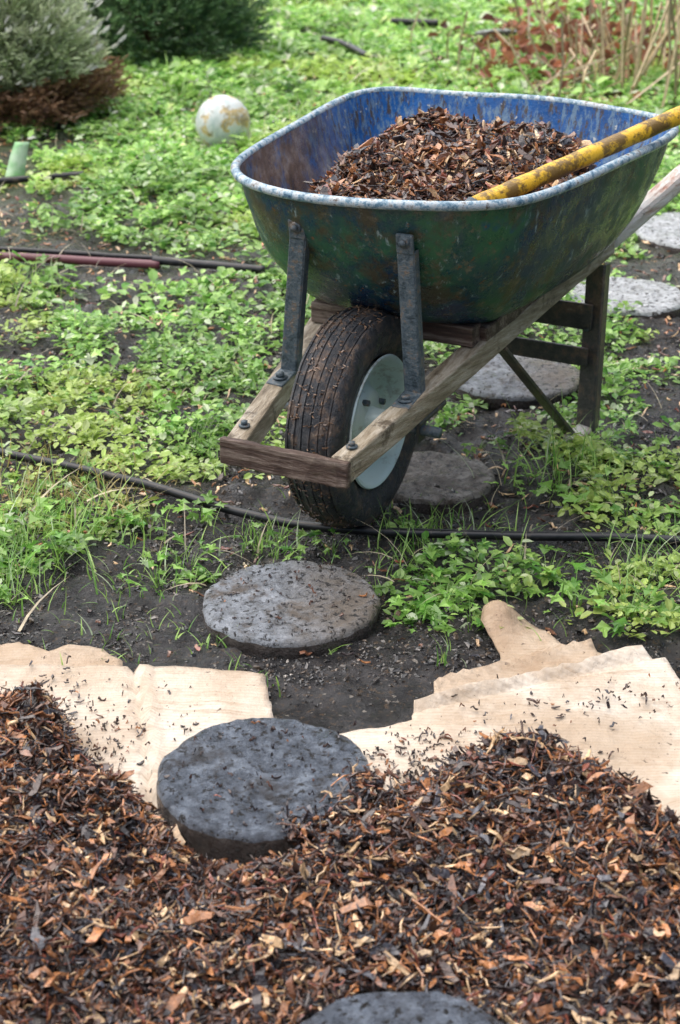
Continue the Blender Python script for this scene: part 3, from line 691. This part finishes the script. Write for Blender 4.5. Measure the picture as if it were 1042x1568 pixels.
# soil crumbs and litter
cbt=Batch()
def crumbt(seed):
    r=np.random.default_rng(seed);v=[(x+r.uniform(-.25,.25),y+r.uniform(-.25,.25),z+r.uniform(-.25,.25)) for x,y,z in ((-.5,-.4,-.4),(.5,-.5,-.4),(.5,.5,-.4),(-.4,.5,-.4),(-.4,-.3,.4),(.3,-.4,.5),(.4,.3,.4),(-.3,.3,.5))]
    return v,[(3,2,1,0),(4,5,6,7),(0,1,5,4),(1,2,6,5),(2,3,7,6),(3,0,4,7)]
SC=np.array([(.022,.020,.019),(.042,.037,.034),(.09,.065,.045),(.20,.18,.16)])
for i in range(5):
    t=crumbt(i);n=11000;x=rng.uniform(-.95,1.3,n);y=2.3+rng.beta(1,2.0,n)*2.9
    kk=(keep(x,y)|(rng.uniform(0,1,n)<.04))&(np.abs(x)<.35+.22*y);x,y=x[kk],y[kk]
    cl=fbm(x*9,y*9,200,2);kk=rng.uniform(0,1,len(x))<.12+sst(.38,.62,cl);x,y=x[kk],y[kk];n=len(x)
    s_=.0015+.011*rng.beta(1,6,n)
    z=hg(x,y)+s_*.15
    for (a,b,r) in STONES[:7]:
        ins=(x-a)**2+(y-b)**2<r*r*1.02;z=np.where(ins,.020,z)
    cbt.add(t[0],t[1],np.stack([x,y,z],1),rng.uniform(0,6.28,n),rng.normal(0,.4,n),rng.normal(0,.4,n),np.stack([s_*1.7,s_,s_*.7],1),SC[rng.choice(4,n,p=[.48,.32,.16,.04])]*rng.uniform(.6,1.5,(n,1)))
cbt.build('soil_crumbs',CHIP)
lt=Batch()
n=17000;x=rng.uniform(-2.4,2.4,n);y=rng.uniform(2.42,8,n);kk=(np.abs(x)<.4+.235*y)&keep(x,y)&(rng.uniform(0,1,n)<(.35+.65*(y>3)));x,y=x[kk],y[kk]
scatter_chips(lt,np.stack([x,y,hg(x,y)+.006],1),.008,.04,.002,.012,.2,np.array([.1,.12,.18,.16,.36,.05,.10]))
s0=MID;n=90;r=.14*np.sqrt(rng.uniform(0,1,n));a=rng.uniform(0,6.283,n)
scatter_chips(lt,np.stack([s0[0]+r*np.cos(a),s0[1]+r*np.sin(a),.0215+.02*r*np.cos(a)],1),.002,.024,.001,.008,.12,dk,bl=(.7,3))
c0=P(820,110);n=2600;x=c0[0]+rng.normal(0,.5,n);y=c0[1]+rng.normal(0,.8,n)
scatter_chips(lt,np.stack([x,y,hg(x,y)+.010],1),.02,.06,.008,.025,.3,np.array([.05,.08,.12,.2,.4,.0,.2]))
lt.build('leaf_litter',CHIP)

# dead reddish plant upper right
dp=Batch()
def stalks(cx_,cy_,n,r,h0,h1,w,col,lean=.25):
    x=cx_+rng.normal(0,r,n);y=cy_+rng.normal(0,r,n);L=rng.uniform(h0,h1,n)
    st=[(0,-.5,0),(0,.5,0),(0,0,.8)];v=[(z_,a,b) for z_ in (0,.5,1) for (_,a,b) in st]
    v=[(vx,vy+(1.6 if .4<vx<.6 else 0),vz) for vx,vy,vz in v]
    f=[(0,1,4,3),(1,2,5,4),(2,0,3,5),(3,4,7,6),(4,5,8,7),(5,3,6,8)]
    dp.add(v,f,np.stack([x,y,np.zeros(n)],1),rng.uniform(0,6.28,n),math.pi/2+rng.normal(0,lean,n),rng.uniform(0,6,n),np.stack([L,np.full(n,w),np.full(n,w)],1),np.array(col)*rng.uniform(.5,1.3,(n,1)))
for (u,v,n,h,w) in [(1010,150,14,.75,.012),(900,140,30,.38,.009),(960,120,24,.5,.010),(840,110,26,.26,.008),(780,100,20,.2,.008),(1080,120,20,.7,.012),(870,70,20,.30,.010)]:
    c=P(u,v);stalks(c[0],c[1],n,.16,h*.3,h,w,(.66,.52,.34),.75 if u<1000 else .22)
for (u,v,n,r,zz) in [(850,90,130,.20,.14),(930,110,90,.20,.16),(800,120,60,.17,.08),(900,50,60,.25,.15),(990,110,30,.15,.20)]:
    c=P(u,v);x=c[0]+rng.normal(0,r,n);y=c[1]+rng.normal(0,r,n);L=rng.uniform(.04,.08,n)
    dp.add(LT,LF,np.stack([x,y,rng.uniform(.01,zz,n)],1),rng.uniform(0,6.28,n),rng.normal(-.3,.6,n),rng.normal(0,.8,n),np.stack([L,L*.6,L*2.2],1),np.array((.38,.15,.085))*rng.uniform(.3,1.4,(n,1)))
dp.build('dead_plant',DRY)

def bush(name,cx_,cy_,rx,rz,n,L0,L1,w,cols,tips=None,up=.5,base=None):
    B=Batch();u=rng.normal(0,1,(n,3));u/=np.linalg.norm(u,axis=1)[:,None];u[:,2]=np.abs(u[:,2])
    lump=.70+.5*fbm(u[:,0]*3+5,u[:,1]*3+u[:,2]*4+5,301,3)
    rr=(rng.uniform(.25,1,n)**.45)*lump
    p=np.stack([cx_+u[:,0]*rx*rr,cy_+u[:,1]*rx*rr,.02+u[:,2]*rz*rr],1)
    az=np.arctan2(u[:,1],u[:,0])+rng.normal(0,.5,n);pit=np.arcsin(np.clip(u[:,2],-1,1))*.8+up*rng.uniform(.2,1,n)
    L=rng.uniform(L0,L1,n);t=rng.uniform(0,1,n)[:,None];c=np.array(cols[0])*(1-t)+np.array(cols[1])*t
    c=c*(.45+.9*fbm(u[:,0]*5+2,u[:,2]*5+u[:,1]*5+9,305,2))[:,None]
    if base is not None:
        m=(u[:,2]<.28);c[m]=np.array(base)*rng.uniform(.5,1.4,(m.sum(),1))
    B.add(GT,GF,p,az,pit-.4,rng.normal(0,.3,n),np.stack([L,np.full(n,w),L],1),c)
    for i in range(5):
        off_=L*(.15+.17*i);q=p+np.stack([np.cos(az)*np.cos(pit)*off_,np.sin(az)*np.cos(pit)*off_,np.sin(pit)*off_],1)
        B.add(LT,LF,q,az+rng.choice([-1,1],n)*rng.uniform(.4,.9,n),pit*.6+rng.normal(0,.3,n),rng.uniform(0,6,n),np.stack([L*.42,np.full(n,w*1.6),L*.3],1),c*rng.uniform(.8,1.25,(n,1)))
    if tips is not None:
        m=rng.uniform(0,1,n)<.12;m&=u[:,2]>.3;q=p[m]+u[m]*L[m][:,None]*1.3
        B.add(LT,LF,q,az[m],pit[m],rng.uniform(0,6,m.sum()),np.stack([L[m]*.5,np.full(m.sum(),.016),L[m]*.5],1),np.array(tips)*rng.uniform(.6,1.1,(m.sum(),1)))
    k_=60;a=rng.uniform(0,6.28,k_)
    B.add(GT,GF,np.tile(np.array([[cx_,cy_,0]]),(k_,1))+rng.normal(0,.05,(k_,3))*np.array([1,1,0]),a,rng.uniform(-.1,.8,k_),np.zeros(k_),np.stack([np.full(k_,rx*.8),np.full(k_,.012),np.full(k_,rz*.7)],1),np.tile(np.array([[.14,.08,.05]]),(k_,1)))
    return B.build(name,LEAF)
c=P(215,105);bush('evergreen_bush',c[0],c[1]+.35,.46,.62,7500,.04,.08,.005,((.06,.15,.07),(.26,.40,.18)))
c=P(20,195);bush('lavender_bush',c[0]-.12,c[1]+.22,.42,.52,7500,.05,.10,.005,((.26,.34,.15),(.66,.72,.50)),tips=(.8,.8,.76),base=(.36,.21,.13))

# ---------------- camera, light -----------------
cam=bpy.data.cameras.new('camera');co=link(bpy.data.objects.new('camera',cam));scene.camera=co
co.location=(0,0,H);co.rotation_euler=(math.pi/2-PIT,0,0)
cam.sensor_fit='VERTICAL';cam.sensor_height=36;cam.lens=36*FPX/1568.0;cam.clip_end=600;cam.clip_start=.05
cam.dof.use_dof=True;cam.dof.focus_distance=2.9;cam.dof.aperture_fstop=7
EL,AZ=math.radians(66),math.radians(-60)
# overcast: the light source is most of the cloud deck
sl=bpy.data.lights.new('sun','SUN');sl.energy=5.0;sl.angle=math.radians(120);sl.color=(1,.985,.965)
so=link(bpy.data.objects.new('sun',sl));d_=Vector((math.sin(AZ)*math.cos(EL),math.cos(AZ)*math.cos(EL),math.sin(EL)))
so.rotation_euler=d_.to_track_quat('Z','Y').to_euler()
w=bpy.data.worlds.new('World');scene.world=w;w.use_nodes=True;nt=w.node_tree
sk=nt.nodes.new('ShaderNodeTexSky');sk.sky_type='NISHITA';sk.sun_disc=False;sk.sun_elevation=EL;sk.sun_rotation=AZ;sk.dust_density=5;sk.air_density=1
nt.links.new(sk.outputs[0],nt.nodes['Background'].inputs[0]);nt.nodes['Background'].inputs[1].default_value=.15
scene.view_settings.view_transform='Standard';scene.view_settings.look='None';scene.view_settings.exposure=0
